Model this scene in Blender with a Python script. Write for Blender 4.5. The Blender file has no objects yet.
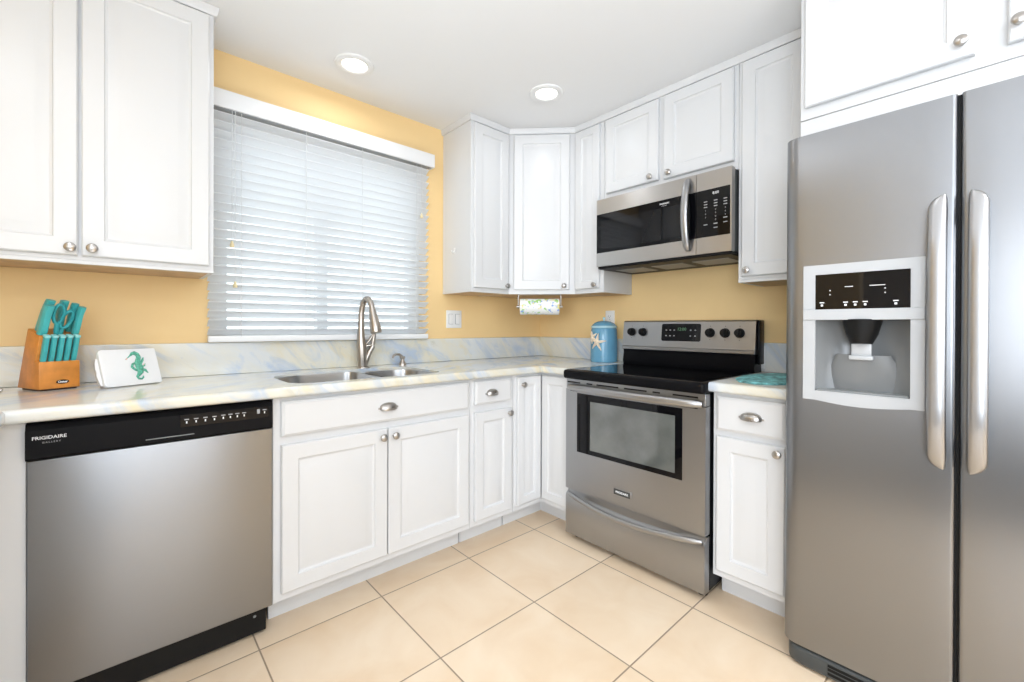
import bpy, bmesh, math, random
from mathutils import Vector, Matrix, Euler
random.seed(7)
SC = bpy.context.scene
COL = SC.collection
R = math.radians
PI = math.pi

# ------------------------------------------------------------------ camera
cam_d = bpy.data.cameras.new('camera')
cam = bpy.data.objects.new('camera', cam_d)
COL.objects.link(cam)
SC.camera = cam
yaw, pit, rol, foc = R(47.9763), -0.0039, -0.0034, 432.2538
F0 = Vector((math.cos(yaw), math.sin(yaw), 0)); R0 = Vector((math.sin(yaw), -math.cos(yaw), 0)); Z0 = Vector((0, 0, 1))
F1 = F0 * math.cos(pit) + Z0 * math.sin(pit); U1 = Z0 * math.cos(pit) - F0 * math.sin(pit)
R1 = R0 * math.cos(rol) - U1 * math.sin(rol); U2 = U1 * math.cos(rol) + R0 * math.sin(rol)
mw = Matrix.Identity(4)
for i in range(3):
    mw[i][0] = R1[i]; mw[i][1] = U2[i]; mw[i][2] = -F1[i]
mw.translation = Vector((-2.4437, -2.3842, 1.1351))
cam.matrix_world = mw
cam_d.sensor_width = 36.0
cam_d.lens = foc * 36.0 / 1024
cam_d.shift_x = 0.0
cam_d.shift_y = -12.5524 / 1024
cam_d.clip_start = 0.02

# ------------------------------------------------------------------ world, exposure, lights
SC.view_settings.view_transform = 'Standard'
SC.view_settings.look = 'None'
SC.view_settings.gamma = 1.0
SC.view_settings.use_curve_mapping = False
SC.view_settings.exposure = 0.27
world = bpy.data.worlds.new('overcast_sky'); SC.world = world
world.use_nodes = True
bg = world.node_tree.nodes['Background']
bg.inputs['Color'].default_value = (0.96, 0.98, 1.0, 1)
bg.inputs['Strength'].default_value = 2.0

def area(name, loc, rot, sx, sy, power, col=(1, 1, 1), shape='RECTANGLE'):
    l = bpy.data.lights.new(name, 'AREA'); l.shape = shape; l.size = sx; l.size_y = sy
    l.energy = power; l.color = col
    o = bpy.data.objects.new(name, l); COL.objects.link(o); o.location = loc; o.rotation_euler = rot
    return o
H = 2.4016
COOL = (0.77, 0.875, 1.0)
# wide cool fill added behind the camera, where no window is modelled
area('rear_fill', (-2.6, -5.42, 1.55), (R(90), 0, 0), 3.2, 1.5, 48, COOL)
# side fill added out of view, kept clear of the fridge reflection
area('side_fill', (-6.4, -4.2, 1.35), (R(90), 0, R(-90)), 2.2, 1.9, 135, (0.82, 0.90, 1.0))
# added unseen fills aimed up, bounced off the ceiling
for ux, uy, uw in ((-2.45, -2.3, 15), (-4.4, -3.0, 22), (-2.5, -4.1, 24)):
    bounce = area('ceiling_bounce_fill', (ux, uy, 0.06), (R(180), 0, 0), 0.8, 0.8, uw, COOL); bounce.data.spread = R(125)
# added soft fill high out of view, tilted towards the kitchen
high_fill = area('high_soft_fill', (-2.95, -3.25, 2.22), (0, 0, 0), 1.3, 0.8, 3, COOL)
high_fill.rotation_euler = (Vector((-.3, -.7, .95)) - high_fill.location).to_track_quat('-Z', 'Y').to_euler()

# ------------------------------------------------------------------ materials
def nodes_of(name):
    m = bpy.data.materials.new(name); m.use_nodes = True
    nt = m.node_tree
    return m, nt, nt.nodes['Principled BSDF'], nt.nodes, nt.links
def plain(name, col, rough=0.5, metal=0.0, spec=0.5, var=0.0, scale=8.0, bump=0.0, bscale=200.0, coat=0.0):
    m, nt, b, N, L = nodes_of(name)
    b.inputs['Roughness'].default_value = rough; b.inputs['Metallic'].default_value = metal
    b.inputs['Specular IOR Level'].default_value = spec; b.inputs['Coat Weight'].default_value = coat
    b.inputs['Coat Roughness'].default_value = 0.05
    b.inputs['Base Color'].default_value = (*col, 1)
    tc = N.new('ShaderNodeTexCoord')
    if var > 0:
        n = N.new('ShaderNodeTexNoise'); n.inputs['Scale'].default_value = scale; n.inputs['Detail'].default_value = 4
        L.new(tc.outputs['Object'], n.inputs['Vector'])
        r = N.new('ShaderNodeValToRGB')
        r.color_ramp.elements[0].position = 0.3; r.color_ramp.elements[1].position = 0.7
        r.color_ramp.elements[0].color = (*[c * (1 - var) for c in col], 1)
        r.color_ramp.elements[1].color = (*[min(1, c * (1 + var)) for c in col], 1)
        L.new(n.outputs['Fac'], r.inputs['Fac']); L.new(r.outputs['Color'], b.inputs['Base Color'])
    if bump > 0:
        n2 = N.new('ShaderNodeTexNoise'); n2.inputs['Scale'].default_value = bscale; n2.inputs['Detail'].default_value = 3
        L.new(tc.outputs['Object'], n2.inputs['Vector'])
        bp = N.new('ShaderNodeBump'); bp.inputs['Strength'].default_value = bump; bp.inputs['Distance'].default_value = 0.002
        L.new(n2.outputs['Fac'], bp.inputs['Height']); L.new(bp.outputs['Normal'], b.inputs['Normal'])
    return m
def emit(name, col, strength):
    m, nt, b, N, L = nodes_of(name)
    b.inputs['Base Color'].default_value = (*col, 1)
    b.inputs['Emission Color'].default_value = (*col, 1); b.inputs['Emission Strength'].default_value = strength
    return m
def steel(name, col, rough, aniso, tangent, stretch, amp=0.06):
    m, nt, b, N, L = nodes_of(name)
    b.inputs['Base Color'].default_value = (*col, 1); b.inputs['Metallic'].default_value = 1.0
    b.inputs['Anisotropic'].default_value = aniso
    tc = N.new('ShaderNodeTexCoord'); mp = N.new('ShaderNodeMapping'); mp.inputs['Scale'].default_value = stretch
    n = N.new('ShaderNodeTexNoise'); n.inputs['Scale'].default_value = 1.0; n.inputs['Detail'].default_value = 3
    L.new(tc.outputs['Object'], mp.inputs['Vector']); L.new(mp.outputs['Vector'], n.inputs['Vector'])
    mr = N.new('ShaderNodeMapRange'); mr.inputs['To Min'].default_value = rough - amp; mr.inputs['To Max'].default_value = rough + amp
    L.new(n.outputs['Fac'], mr.inputs['Value']); L.new(mr.outputs['Result'], b.inputs['Roughness'])
    if aniso > 0:
        c = N.new('ShaderNodeCombineXYZ')
        for i in range(3): c.inputs[i].default_value = tangent[i]
        L.new(c.outputs['Vector'], b.inputs['Tangent'])
    return m

M = {}
M['white'] = plain('white_cabinet_paint', (0.70, 0.70, 0.70), 0.34, bump=0.02, bscale=90)
M['white_wall_box'] = plain('white_trim_paint', (0.86, 0.86, 0.86), 0.4)
M['cab_under'] = plain('raw_cabinet_underside', (0.62, 0.42, 0.24), 0.6, var=0.12, scale=14)
M['ceiling'] = plain('ceiling_paint', (0.86, 0.86, 0.86), 0.85, bump=0.05, bscale=140)
M['wall'] = plain('apricot_wall_paint', (0.90, 0.645, 0.315), 0.6, var=0.02, scale=3, bump=0.10, bscale=120)
M['dining_wall'] = plain('beige_wall_paint', (0.78, 0.76, 0.73), 0.7)
M['nickel'] = steel('brushed_nickel', (0.44, 0.42, 0.40), 0.28, 0, (0, 0, 1), (60, 60, 60), 0.02)
M['faucet'] = steel('brushed_nickel_faucet', (0.44, 0.40, 0.36), 0.30, 0, (0, 0, 1), (40, 40, 200), 0.015)
M['sinksteel'] = steel('sink_steel', (0.48, 0.48, 0.48), 0.30, 0.5, (0, 0, 1), (4, 4, 200), 0.06)
M['dwsteel'] = steel('dishwasher_steel', (0.295, 0.298, 0.305), 0.33, 0.75, (0, 0, 1), (2, 2, 900), 0.07)
M['rangesteel'] = steel('range_steel', (0.40, 0.405, 0.415), 0.33, 0.6, (0, 0, 1), (2, 2, 900), 0.06)
M['mwsteel'] = steel('microwave_steel', (0.50, 0.485, 0.47), 0.30, 0.6, (0, 0, 1), (2, 2, 900), 0.05)
M['fridgesteel'] = steel('fridge_steel', (0.275, 0.28, 0.29), 0.29, 0.6, (0, 1, 0), (700, 700, 3), 0.015)
M['handlesteel'] = steel('handle_steel', (0.40, 0.40, 0.405), 0.33, 0, (0, 0, 1), (20, 20, 200), 0.05)
M['black'] = plain('black_enamel', (0.005, 0.005, 0.006), 0.3, spec=.1)
M['blackglass'] = plain('black_glass', (0.003, 0.003, 0.004), 0.04, spec=0.3)
M['blackmatte'] = plain('black_plastic', (0.007, 0.007, 0.007), 0.45, spec=.2)
M['ovenpane'] = plain('oven_glass_reflection_tone', (0.105, 0.112, 0.105), 0.07, spec=1.0, coat=0.6, var=.35, scale=7)  # grey tone and mottling stand in for room reflections in the pane
M['mwpane'] = plain('microwave_window_glass', (0.010, 0.010, 0.011), 0.06, spec=0.35)
M['darkgrey'] = plain('dark_grey_plastic', (0.05, 0.055, 0.055), 0.35)
M['midgrey'] = plain('grey_plastic', (0.25, 0.26, 0.26), 0.4)
M['silver'] = plain('silver_plastic', (0.47, 0.48, 0.49), 0.32)
M['cavity'] = plain('dispenser_grey', (0.20, 0.205, 0.205), 0.22)
M['ink_white'] = plain('white_print', (0.8, 0.8, 0.8), 0.5)
M['ink_grey'] = plain('grey_print', (0.35, 0.35, 0.35), 0.5)
M['ink_green'] = emit('green_display', (0.10, 0.22, 0.12), 0.12)
M['plate'] = plain('white_plastic', (0.84, 0.84, 0.83), 0.3)
M['slotgrey'] = plain('shadow_grey_plastic', (0.30, 0.30, 0.30), 0.5)
M['wood'] = plain('orange_wood', (0.68, 0.26, 0.048), 0.38, var=0.16, scale=22)
M['wood_dark'] = plain('dark_wood_foot', (0.05, 0.025, 0.012), 0.5)
M['teal'] = plain('teal_plastic', (0.065, 0.46, 0.47), 0.34, var=0.06, scale=40)
M['tealdark'] = plain('teal_scissor_plastic', (0.03, 0.33, 0.36), 0.34)
M['tealcap'] = plain('pale_teal_cap', (0.32, 0.70, 0.70), 0.34)
M['blade'] = plain('blade_steel', (0.6, 0.6, 0.6), 0.25, metal=1)
M['ceramic'] = plain('white_ceramic', (0.86, 0.86, 0.86), 0.22)
M['seagreen'] = plain('seahorse_green', (0.10, 0.40, 0.28), 0.4, var=0.45, scale=180)
M['seapink'] = plain('seahorse_pink', (0.75, 0.45, 0.36), 0.4)
M['canister'] = plain('blue_ceramic', (0.13, 0.33, 0.48), 0.2, var=0.06, scale=12)
M['canrim'] = plain('pale_blue_ceramic', (0.42, 0.65, 0.72), 0.2)
M['starfish'] = plain('cream_starfish', (0.80, 0.66, 0.50), 0.6, var=0.2, scale=90)
M['mat'] = plain('teal_mat', (0.20, 0.52, 0.53), 0.6, var=0.7, scale=38, bump=0.4, bscale=160)
M['cord'] = plain('white_cord', (0.72, 0.72, 0.72), 0.7)
M['tassel'] = plain('cream_tassel', (0.82, 0.70, 0.42), 0.5)
M['vinyl'] = plain('white_window_vinyl', (0.80, 0.81, 0.82), 0.4)
M['railgrey'] = plain('headrail_grey', (0.38, 0.40, 0.42), 0.5)
M['lens'] = emit('lamp_lens', (1.0, 0.96, 0.88), 2.2)
M['patio_ground'] = plain('outdoor_concrete', (0.55, 0.54, 0.52), 0.9, var=0.05)

# floor tile
def tile_mat():
    m, nt, b, N, L = nodes_of('cream_floor_tile')
    b.inputs['Roughness'].default_value = 0.30
    tc = N.new('ShaderNodeTexCoord'); sx = N.new('ShaderNodeSeparateXYZ'); L.new(tc.outputs['Object'], sx.inputs[0])
    P = 0.4527
    def grid(axis, off):
        a = N.new('ShaderNodeMath'); a.operation = 'ADD'; a.inputs[1].default_value = -off + 40 * P; L.new(sx.outputs[axis], a.inputs[0])
        d = N.new('ShaderNodeMath'); d.operation = 'DIVIDE'; d.inputs[1].default_value = P; L.new(a.outputs[0], d.inputs[0])
        f = N.new('ShaderNodeMath'); f.operation = 'FRACT'; L.new(d.outputs[0], f.inputs[0])
        s = N.new('ShaderNodeMath'); s.operation = 'SUBTRACT'; s.inputs[1].default_value = 0.5; L.new(f.outputs[0], s.inputs[0])
        ab = N.new('ShaderNodeMath'); ab.operation = 'ABSOLUTE'; L.new(s.outputs[0], ab.inputs[0])
        return ab, d
    gx, dx = grid('X', -1.182); gy, dy = grid('Y', -1.127)
    mx = N.new('ShaderNodeMath'); mx.operation = 'MAXIMUM'; L.new(gx.outputs[0], mx.inputs[0]); L.new(gy.outputs[0], mx.inputs[1])
    ss = N.new('ShaderNodeMapRange'); ss.inputs['From Min'].default_value = 0.4925; ss.inputs['From Max'].default_value = 0.4965
    L.new(mx.outputs[0], ss.inputs['Value'])
    # per-tile tone
    fl = []
    for d in (dx, dy):
        q = N.new('ShaderNodeMath'); q.operation = 'FLOOR'; L.new(d.outputs[0], q.inputs[0]); fl.append(q)
    cv = N.new('ShaderNodeCombineXYZ'); L.new(fl[0].outputs[0], cv.inputs[0]); L.new(fl[1].outputs[0], cv.inputs[1])
    wn = N.new('ShaderNodeTexWhiteNoise'); wn.noise_dimensions = '3D'; L.new(cv.outputs[0], wn.inputs['Vector'])
    n = N.new('ShaderNodeTexNoise'); n.inputs['Scale'].default_value = 4.5; n.inputs['Detail'].default_value = 6; n.inputs['Distortion'].default_value = 0.6
    ad = N.new('ShaderNodeVectorMath'); ad.operation = 'ADD'; L.new(tc.outputs['Object'], ad.inputs[0]); L.new(wn.outputs['Color'], ad.inputs[1])
    L.new(ad.outputs[0], n.inputs['Vector'])
    r = N.new('ShaderNodeValToRGB')
    r.color_ramp.elements[0].position = 0.30; r.color_ramp.elements[1].position = 0.72
    r.color_ramp.elements[0].color = (0.78, 0.59, 0.40, 1); r.color_ramp.elements[1].color = (0.86, 0.70, 0.52, 1)
    L.new(n.outputs['Fac'], r.inputs['Fac'])
    mixc = N.new('ShaderNodeMix'); mixc.data_type = 'RGBA'
    L.new(ss.outputs['Result'], mixc.inputs['Factor']); L.new(r.outputs['Color'], mixc.inputs['A']); mixc.inputs['B'].default_value = (0.33, 0.24, 0.16, 1)
    L.new(mixc.outputs['Result'], b.inputs['Base Color'])
    inv = N.new('ShaderNodeMath'); inv.operation = 'SUBTRACT'; inv.inputs[0].default_value = 1.0; L.new(ss.outputs['Result'], inv.inputs[1])
    bp = N.new('ShaderNodeBump'); bp.inputs['Strength'].default_value = 0.5; bp.inputs['Distance'].default_value = 0.002
    L.new(inv.outputs[0], bp.inputs['Height']); L.new(bp.outputs['Normal'], b.inputs['Normal'])
    return m
M['tile'] = tile_mat()
M['unseen_carpet'] = plain('reflection_dark_carpet', (0.045, 0.043, 0.041), 0.95, var=.1, scale=60, bump=.3)

# stone: off-white with diagonal blue, grey and yellow bands
def stone_mat():
    m, nt, b, N, L = nodes_of('veined_stone')
    b.inputs['Roughness'].default_value = 0.10
    tc = N.new('ShaderNodeTexCoord')
    cb = N.new('ShaderNodeCombineXYZ')
    for i, (v, k) in enumerate((((0.74, -0.74, 0.67), 7.5), ((0.55, 0.65, -0.75), 3.4), ((0.6, 0.5, 0.2), 2.4))):
        d = N.new('ShaderNodeVectorMath'); d.operation = 'DOT_PRODUCT'; d.inputs[1].default_value = [c * k for c in v]
        L.new(tc.outputs['Object'], d.inputs[0]); L.new(d.outputs['Value'], cb.inputs[i])
    def layer(off, scale, dist, p0, p1, detail=8):
        a = N.new('ShaderNodeVectorMath'); a.operation = 'ADD'; a.inputs[1].default_value = off; L.new(cb.outputs[0], a.inputs[0])
        n = N.new('ShaderNodeTexNoise'); n.inputs['Scale'].default_value = scale; n.inputs['Detail'].default_value = detail
        n.inputs['Distortion'].default_value = dist; n.inputs['Roughness'].default_value = 0.62
        L.new(a.outputs[0], n.inputs['Vector'])
        mr = N.new('ShaderNodeMapRange'); mr.inputs['From Min'].default_value = p0; mr.inputs['From Max'].default_value = p1
        L.new(n.outputs['Fac'], mr.inputs['Value']); return mr
    cur = None
    def mix(fac, a, bcol, amt):
        mx = N.new('ShaderNodeMix'); mx.data_type = 'RGBA'
        mu = N.new('ShaderNodeMath'); mu.operation = 'MULTIPLY'; mu.inputs[1].default_value = amt; L.new(fac.outputs['Result'], mu.inputs[0])
        L.new(mu.outputs[0], mx.inputs['Factor'])
        if isinstance(a, tuple): mx.inputs['A'].default_value = a
        else: L.new(a.outputs['Result'], mx.inputs['A'])
        mx.inputs['B'].default_value = bcol
        return mx
    cur = mix(layer((0, 0, 0), 0.7, 0.5, 0.40, 0.62), (0.74, 0.705, 0.59, 1), (0.68, 0.71, 0.73, 1), 0.9)
    cur = mix(layer((7, 3, 1), 0.55, 1.2, 0.52, 0.66), cur, (0.76, 0.63, 0.33, 1), 0.55)
    cur = mix(layer((3, 11, 5), 0.6, 1.6, 0.50, 0.68), cur, (0.34, 0.47, 0.68, 1), 0.65)
    cur = mix(layer((13, 1, 9), 0.8, 2.5, 0.62, 0.72), cur, (0.50, 0.47, 0.36, 1), 0.45)
    cur = mix(layer((23, 5, 2), 1.6, 2.0, 0.62, 0.75, 8), cur, (0.26, 0.36, 0.58, 1), 0.38)
    L.new(cur.outputs['Result'], b.inputs['Base Color'])
    return m
M['stone'] = stone_mat()

def slat_mat():
    m, nt, b, N, L = nodes_of('white_blind_slat')
    b.inputs['Base Color'].default_value = (0.90, 0.91, 0.92, 1); b.inputs['Roughness'].default_value = 0.45
    t = N.new('ShaderNodeBsdfTranslucent'); t.inputs['Color'].default_value = (0.90, 0.92, 0.94, 1)
    mx = N.new('ShaderNodeMixShader'); mx.inputs[0].default_value = 0.42
    out = N['Material Output']
    L.new(b.outputs[0], mx.inputs[1]); L.new(t.outputs[0], mx.inputs[2]); L.new(mx.outputs[0], out.inputs['Surface'])
    return m
M['slat'] = slat_mat()
def glass_mat():
    m, nt, b, N, L = nodes_of('window_glass')
    g = N.new('ShaderNodeBsdfGlossy'); g.inputs['Roughness'].default_value = 0.02
    tr = N.new('ShaderNodeBsdfTransparent'); tr.inputs['Color'].default_value = (0.95, 0.98, 0.98, 1)
    mx = N.new('ShaderNodeMixShader'); mx.inputs[0].default_value = 0.08
    L.new(tr.outputs[0], mx.inputs[1]); L.new(g.outputs[0], mx.inputs[2]); L.new(mx.outputs[0], N['Material Output'].inputs['Surface'])
    return m
M['glass'] = glass_mat()
def towel_mat():
    m, nt, b, N, L = nodes_of('printed_paper_towel')
    b.inputs['Roughness'].default_value = 0.9
    tc = N.new('ShaderNodeTexCoord')
    cur = (0.85, 0.85, 0.83, 1)
    prev = None
    for off, col, sc in (((0, 0, 0), (0.25, 0.40, 0.75, 1), 34), ((3, 1, 2), (0.35, 0.62, 0.18, 1), 38), ((5, 7, 1), (0.78, 0.70, 0.30, 1), 30)):
        a = N.new('ShaderNodeVectorMath'); a.operation = 'ADD'; a.inputs[1].default_value = off; L.new(tc.outputs['Object'], a.inputs[0])
        v = N.new('ShaderNodeTexNoise'); v.inputs['Scale'].default_value = sc; v.inputs['Detail'].default_value = 1; L.new(a.outputs[0], v.inputs['Vector'])
        mr = N.new('ShaderNodeMapRange'); mr.inputs['From Min'].default_value = 0.60; mr.inputs['From Max'].default_value = 0.66; L.new(v.outputs['Fac'], mr.inputs['Value'])
        mx = N.new('ShaderNodeMix'); mx.data_type = 'RGBA'; L.new(mr.outputs['Result'], mx.inputs['Factor'])
        if prev is None: mx.inputs['A'].default_value = cur
        else: L.new(prev.outputs['Result'], mx.inputs['A'])
        mx.inputs['B'].default_value = col; prev = mx
    L.new(prev.outputs['Result'], b.inputs['Base Color'])
    return m
M['towel'] = towel_mat()

# ------------------------------------------------------------------ mesh builder
class MB:
    def __init__(s): s.bm = bmesh.new()
    def add(s, t, m=None):
        if m is not None: bmesh.ops.transform(t, matrix=m, verts=t.verts)
        me = bpy.data.meshes.new('tmp'); t.to_mesh(me); t.free(); s.bm.from_mesh(me); bpy.data.meshes.remove(me)
        return s
    def box(s, x0, x1, y0, y1, z0, z1, bev=0.0, seg=2, m=None):
        t = bmesh.new(); bmesh.ops.create_cube(t, size=1)
        for v in t.verts:
            v.co = Vector((x0 + (v.co.x + .5) * (x1 - x0), y0 + (v.co.y + .5) * (y1 - y0), z0 + (v.co.z + .5) * (z1 - z0)))
        if bev > 0: bmesh.ops.bevel(t, geom=t.edges[:], offset=bev, segments=seg, affect='EDGES', profile=0.5)
        return s.add(t, m)
    def prism(s, pts, z0, z1, m=None, bev=0.0, seg=2):
        t = bmesh.new()
        vs = [t.verts.new((p[0], p[1], z0)) for p in pts]
        f = t.faces.new(vs)
        ext = bmesh.ops.extrude_face_region(t, geom=[f])
        for e in ext['geom']:
            if isinstance(e, bmesh.types.BMVert): e.co.z = z1
        bmesh.ops.recalc_face_normals(t, faces=t.faces[:])
        if bev > 0: bmesh.ops.bevel(t, geom=t.edges[:], offset=bev, segments=seg, affect='EDGES', profile=0.5)
        return s.add(t, m)
    def rings(s, rings, close=True, cap=True, m=None):
        t = bmesh.new(); rs = [[t.verts.new(p) for p in r] for r in rings]
        for a, b in zip(rs[:-1], rs[1:]):
            n = len(a)
            for i in range(n if close else n - 1):
                j = (i + 1) % n
                t.faces.new((a[i], a[j], b[j], b[i]))
        if cap:
            t.faces.new(list(reversed(rs[0]))); t.faces.new(rs[-1])
        bmesh.ops.recalc_face_normals(t, faces=t.faces[:])
        return s.add(t, m)
    def lathe(s, prof, seg=24, m=None):
        rings = [[(max(r, 1e-5) * math.cos(2 * PI * i / seg), max(r, 1e-5) * math.sin(2 * PI * i / seg), z) for i in range(seg)] for r, z in prof]
        return s.rings(rings, m=m)
    def cyl(s, p0, p1, r0, r1=None, seg=20):
        return s.tube([p0, p1], [r0, r0 if r1 is None else r1], seg)
    def tube(s, pts, rad, seg=14, flat=1.0, up=None):
        pts = [Vector(p) for p in pts]
        if not hasattr(rad, '__len__'): rad = [rad] * len(pts)
        rings = []; prev = None
        for i, p in enumerate(pts):
            d = (pts[min(i + 1, len(pts) - 1)] - pts[max(i - 1, 0)]).normalized()
            if prev is None:
                u = Vector(up) if up else (Vector((0, 0, 1)) if abs(d.z) < .9 else Vector((1, 0, 0)))
            else: u = prev
            a = (u - d * u.dot(d)).normalized(); bb = d.cross(a); prev = a
            rings.append([p + (a * math.cos(2 * PI * k / seg) + bb * flat * math.sin(2 * PI * k / seg)) * rad[i] for k in range(seg)])
        return s.rings(rings)
    def panel_door(s, x0, x1, z0, z1, yb, t=0.02, stile=0.056):
        """raised-panel door; back at y=yb, front towards -y"""
        loops = [(0, 0), (0, t - .004), (.004, t), (stile, t), (stile + .003, t - .006), (stile + .010, t - .009),
                 (stile + .016, t - .008), (stile + .038, t - .0015), (stile + .042, t - .0005)]
        rings = []
        for i, h in loops:
            rings.append([(x0 + i, yb - h, z0 + i), (x1 - i, yb - h, z0 + i), (x1 - i, yb - h, z1 - i), (x0 + i, yb - h, z1 - i)])
        return s.rings(rings)
    def slab(s, x0, x1, z0, z1, yb, t=0.02, ch=0.010):
        rings = []
        for i, h in ((0, 0), (0, t - .006), (ch, t)):
            rings.append([(x0 + i, yb - h, z0 + i), (x1 - i, yb - h, z0 + i), (x1 - i, yb - h, z1 - i), (x0 + i, yb - h, z1 - i)])
        return s.rings(rings)
    def text(s, txt, size, m, depth=0.0006, align='CENTER', bold=0.0):
        c = bpy.data.curves.new('t', 'FONT'); c.body = txt; c.size = size; c.extrude = depth; c.align_x = align; c.align_y = 'CENTER'; c.offset = bold
        c.resolution_u = 3
        o = bpy.data.objects.new('t', c)
        me = bpy.data.meshes.new_from_object(o)
        t = bmesh.new(); t.from_mesh(me); bpy.data.objects.remove(o); bpy.data.curves.remove(c); bpy.data.meshes.remove(me)
        return s.add(t, m)
    def build(s, name, mat, parent=None, smooth=True, angle=38):
        me = bpy.data.meshes.new(name); s.bm.to_mesh(me); s.bm.free()
        me.materials.append(mat)
        if smooth:
            me.polygons.foreach_set('use_smooth', [True] * len(me.polygons)); me.set_sharp_from_angle(angle=R(angle))
        o = bpy.data.objects.new(name, me); COL.objects.link(o)
        if parent is not None: o.parent = parent
        return o
def each(name, mat, parent, boxes, m=None):
    for q in boxes: MB().box(*q, m=m).build(name, mat, parent, smooth=False)
def front(x, z, y):          # text lying on a face that looks towards -y
    return Matrix.Translation((x, y, z)) @ Matrix.Rotation(R(90), 4, 'X')
def tag(o, label, cat, group=None):
    o['label'] = label; o['category'] = cat
    if group: o['group'] = group
    return o
def thing(name, label, cat, loc=(0, 0, 0), rz=0.0, group=None):
    o = bpy.data.objects.new(name, None); COL.objects.link(o); o.empty_display_size = 0.05
    o.location = loc; o.rotation_euler = (0, 0, rz)
    return tag(o, label, cat, group)
def struct(o): o['kind'] = 'structure'; return o
def copy_tree(o, parent=None):
    c = o.copy(); COL.objects.link(c)
    if parent is not None: c.parent = parent
    for ch in list(o.children): copy_tree(ch, c)
    return c

# ------------------------------------------------------------------ shell
XW, YW = -6.5, -5.5
struct(MB().box(XW - .1, .1, YW - .1, .1, -.12, 0).build('floor', M['tile'], smooth=False))
struct(MB().box(XW, -2.76, YW, -1.72, 0.0, .008).build('floor', M['unseen_carpet'], smooth=False))  # dark floor added out of view for the fridge's dark reflected band
struct(MB().box(XW - .1, .1, YW - .1, .1, H, H + .1).build('ceiling', M['ceiling'], smooth=False))
WX0, WX1, WZ0, WZ1 = -2.150, -1.048, 1.075, 2.10
w = MB()
w.box(XW, WX0, 0, .12, 0, H); w.box(WX1, .12, 0, .12, 0, H); w.box(WX0, WX1, 0, .12, 0, WZ0); w.box(WX0, WX1, 0, .12, WZ1, H)
struct(w.build('wall_back', M['wall'], smooth=False))
struct(MB().box(0, .12, YW, 0, 0, H).build('wall_right', M['wall'], smooth=False))
struct(MB().box(-3.45, -3.33, -1.7, 0, 0, H).build('wall_inner', M['wall'], smooth=False))
w = MB(); w.box(XW - .12, XW, YW, .12, 0, H)
struct(w.build('wall_left', M['dining_wall'], smooth=False))
w = MB(); w.box(XW, .12, YW - .12, YW, 0, H)
struct(w.build('wall_front', M['dining_wall'], smooth=False))

# window above the sink: vinyl slider
win = struct(bpy.data.objects.new('window_1', None)); COL.objects.link(win); win.location = (0, 0, WZ0)
hz = WZ1 - WZ0
f = MB()
for a, b_ in ((WX0, WX0 + .075), (WX1 - .075, WX1), (-1.665, -1.610)): f.box(a, b_, .045, .105, 0, hz, .004)
f.box(WX0, WX1, .045, .105, 0, .045, .004); f.box(WX0, WX1, .045, .105, hz - .045, hz, .004)
f.build('window_frame', M['vinyl'], win)
MB().box(WX0 + .04, -1.66, .072, .076, .04, hz - .04).build('pane', M['glass'], win)
MB().box(-1.615, WX1 - .04, .082, .086, .04, hz - .04).build('pane', M['glass'], win)
MB().box(WX0, WX1, .001, .044, 0, .010, .002).build('window_sill', M['vinyl'], win)
struct(MB().box(-5, 2, .13, 6, -.2, -.02).build('ground', M['patio_ground'], smooth=False))

# crown strips where the wall cabinets meet the ceiling
def crown(name, line, closed=False):
    b = MB()
    prof = [(0, 2.366), (.008, 2.366), (.011, 2.372), (.015, 2.388), (.016, H - .001), (0, H - .001)]
    rings = []
    n = len(line)
    for i, p in enumerate(line):
        p = Vector(p)
        d0 = (p - Vector(line[i - 1])).normalized() if i > 0 else None
        d1 = (Vector(line[i + 1]) - p).normalized() if i < n - 1 else None
        d0 = d0 or d1; d1 = d1 or d0
        n0 = Vector((d0.y, -d0.x)); n1 = Vector((d1.y, -d1.x))
        mm = (n0 + n1).normalized(); k = 1 / max(.3, mm.dot(n0))
        rings.append([(p.x + mm.x * q * k, p.y + mm.y * q * k, z) for q, z in prof])
    b.rings(rings)
    return struct(b.build(name, M['white'], angle=25))
crown('trim_1', [(-3.32, -.302), (-2.173, -.302), (-2.173, -.001)])
crown('trim_2', [(-.9015, -.001), (-.9015, -.302), (-.598, -.302), (-.302, -.606), (-.302, -1.917)])

# ------------------------------------------------------------------ cabinet hardware
def knob(x, z, y, parent):
    prof = [(.0085, 0), (.0085, .002), (.0055, .005), (.0055, .012), (.0125, .016), (.0158, .020), (.0150, .0245), (.0100, .0275), (.0, .0285)]
    m = Matrix.Translation((x, y, z)) @ Matrix.Rotation(R(90), 4, 'X')
    return MB().lathe(prof, 20, m).build('knob', M['nickel'], parent)
def cup_pull(x, z, y, parent, a=.040, c=.027, dep=.024):
    rings = []
    for i in range(17):
        al = PI * (0.02 + .96 * i / 16)
        sa = math.sin(al) ** .7
        rings.append([(x - a * math.cos(al), y - dep * sa * math.cos(be), z - c * .45 + c * sa * math.sin(be)) for be in [R(-12 + k * 102 / 8) for k in range(9)]])
    b = MB(); b.rings(rings, close=False, cap=False)
    bmesh.ops.solidify(b.bm, geom=b.bm.faces[:], thickness=.002)
    b.box(x - a - .006, x + a + .006, y - .0025, y, z - c * .45, z - c * .45 + .008, .001)
    return b.build('cup_pull', M['nickel'], parent)

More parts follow.
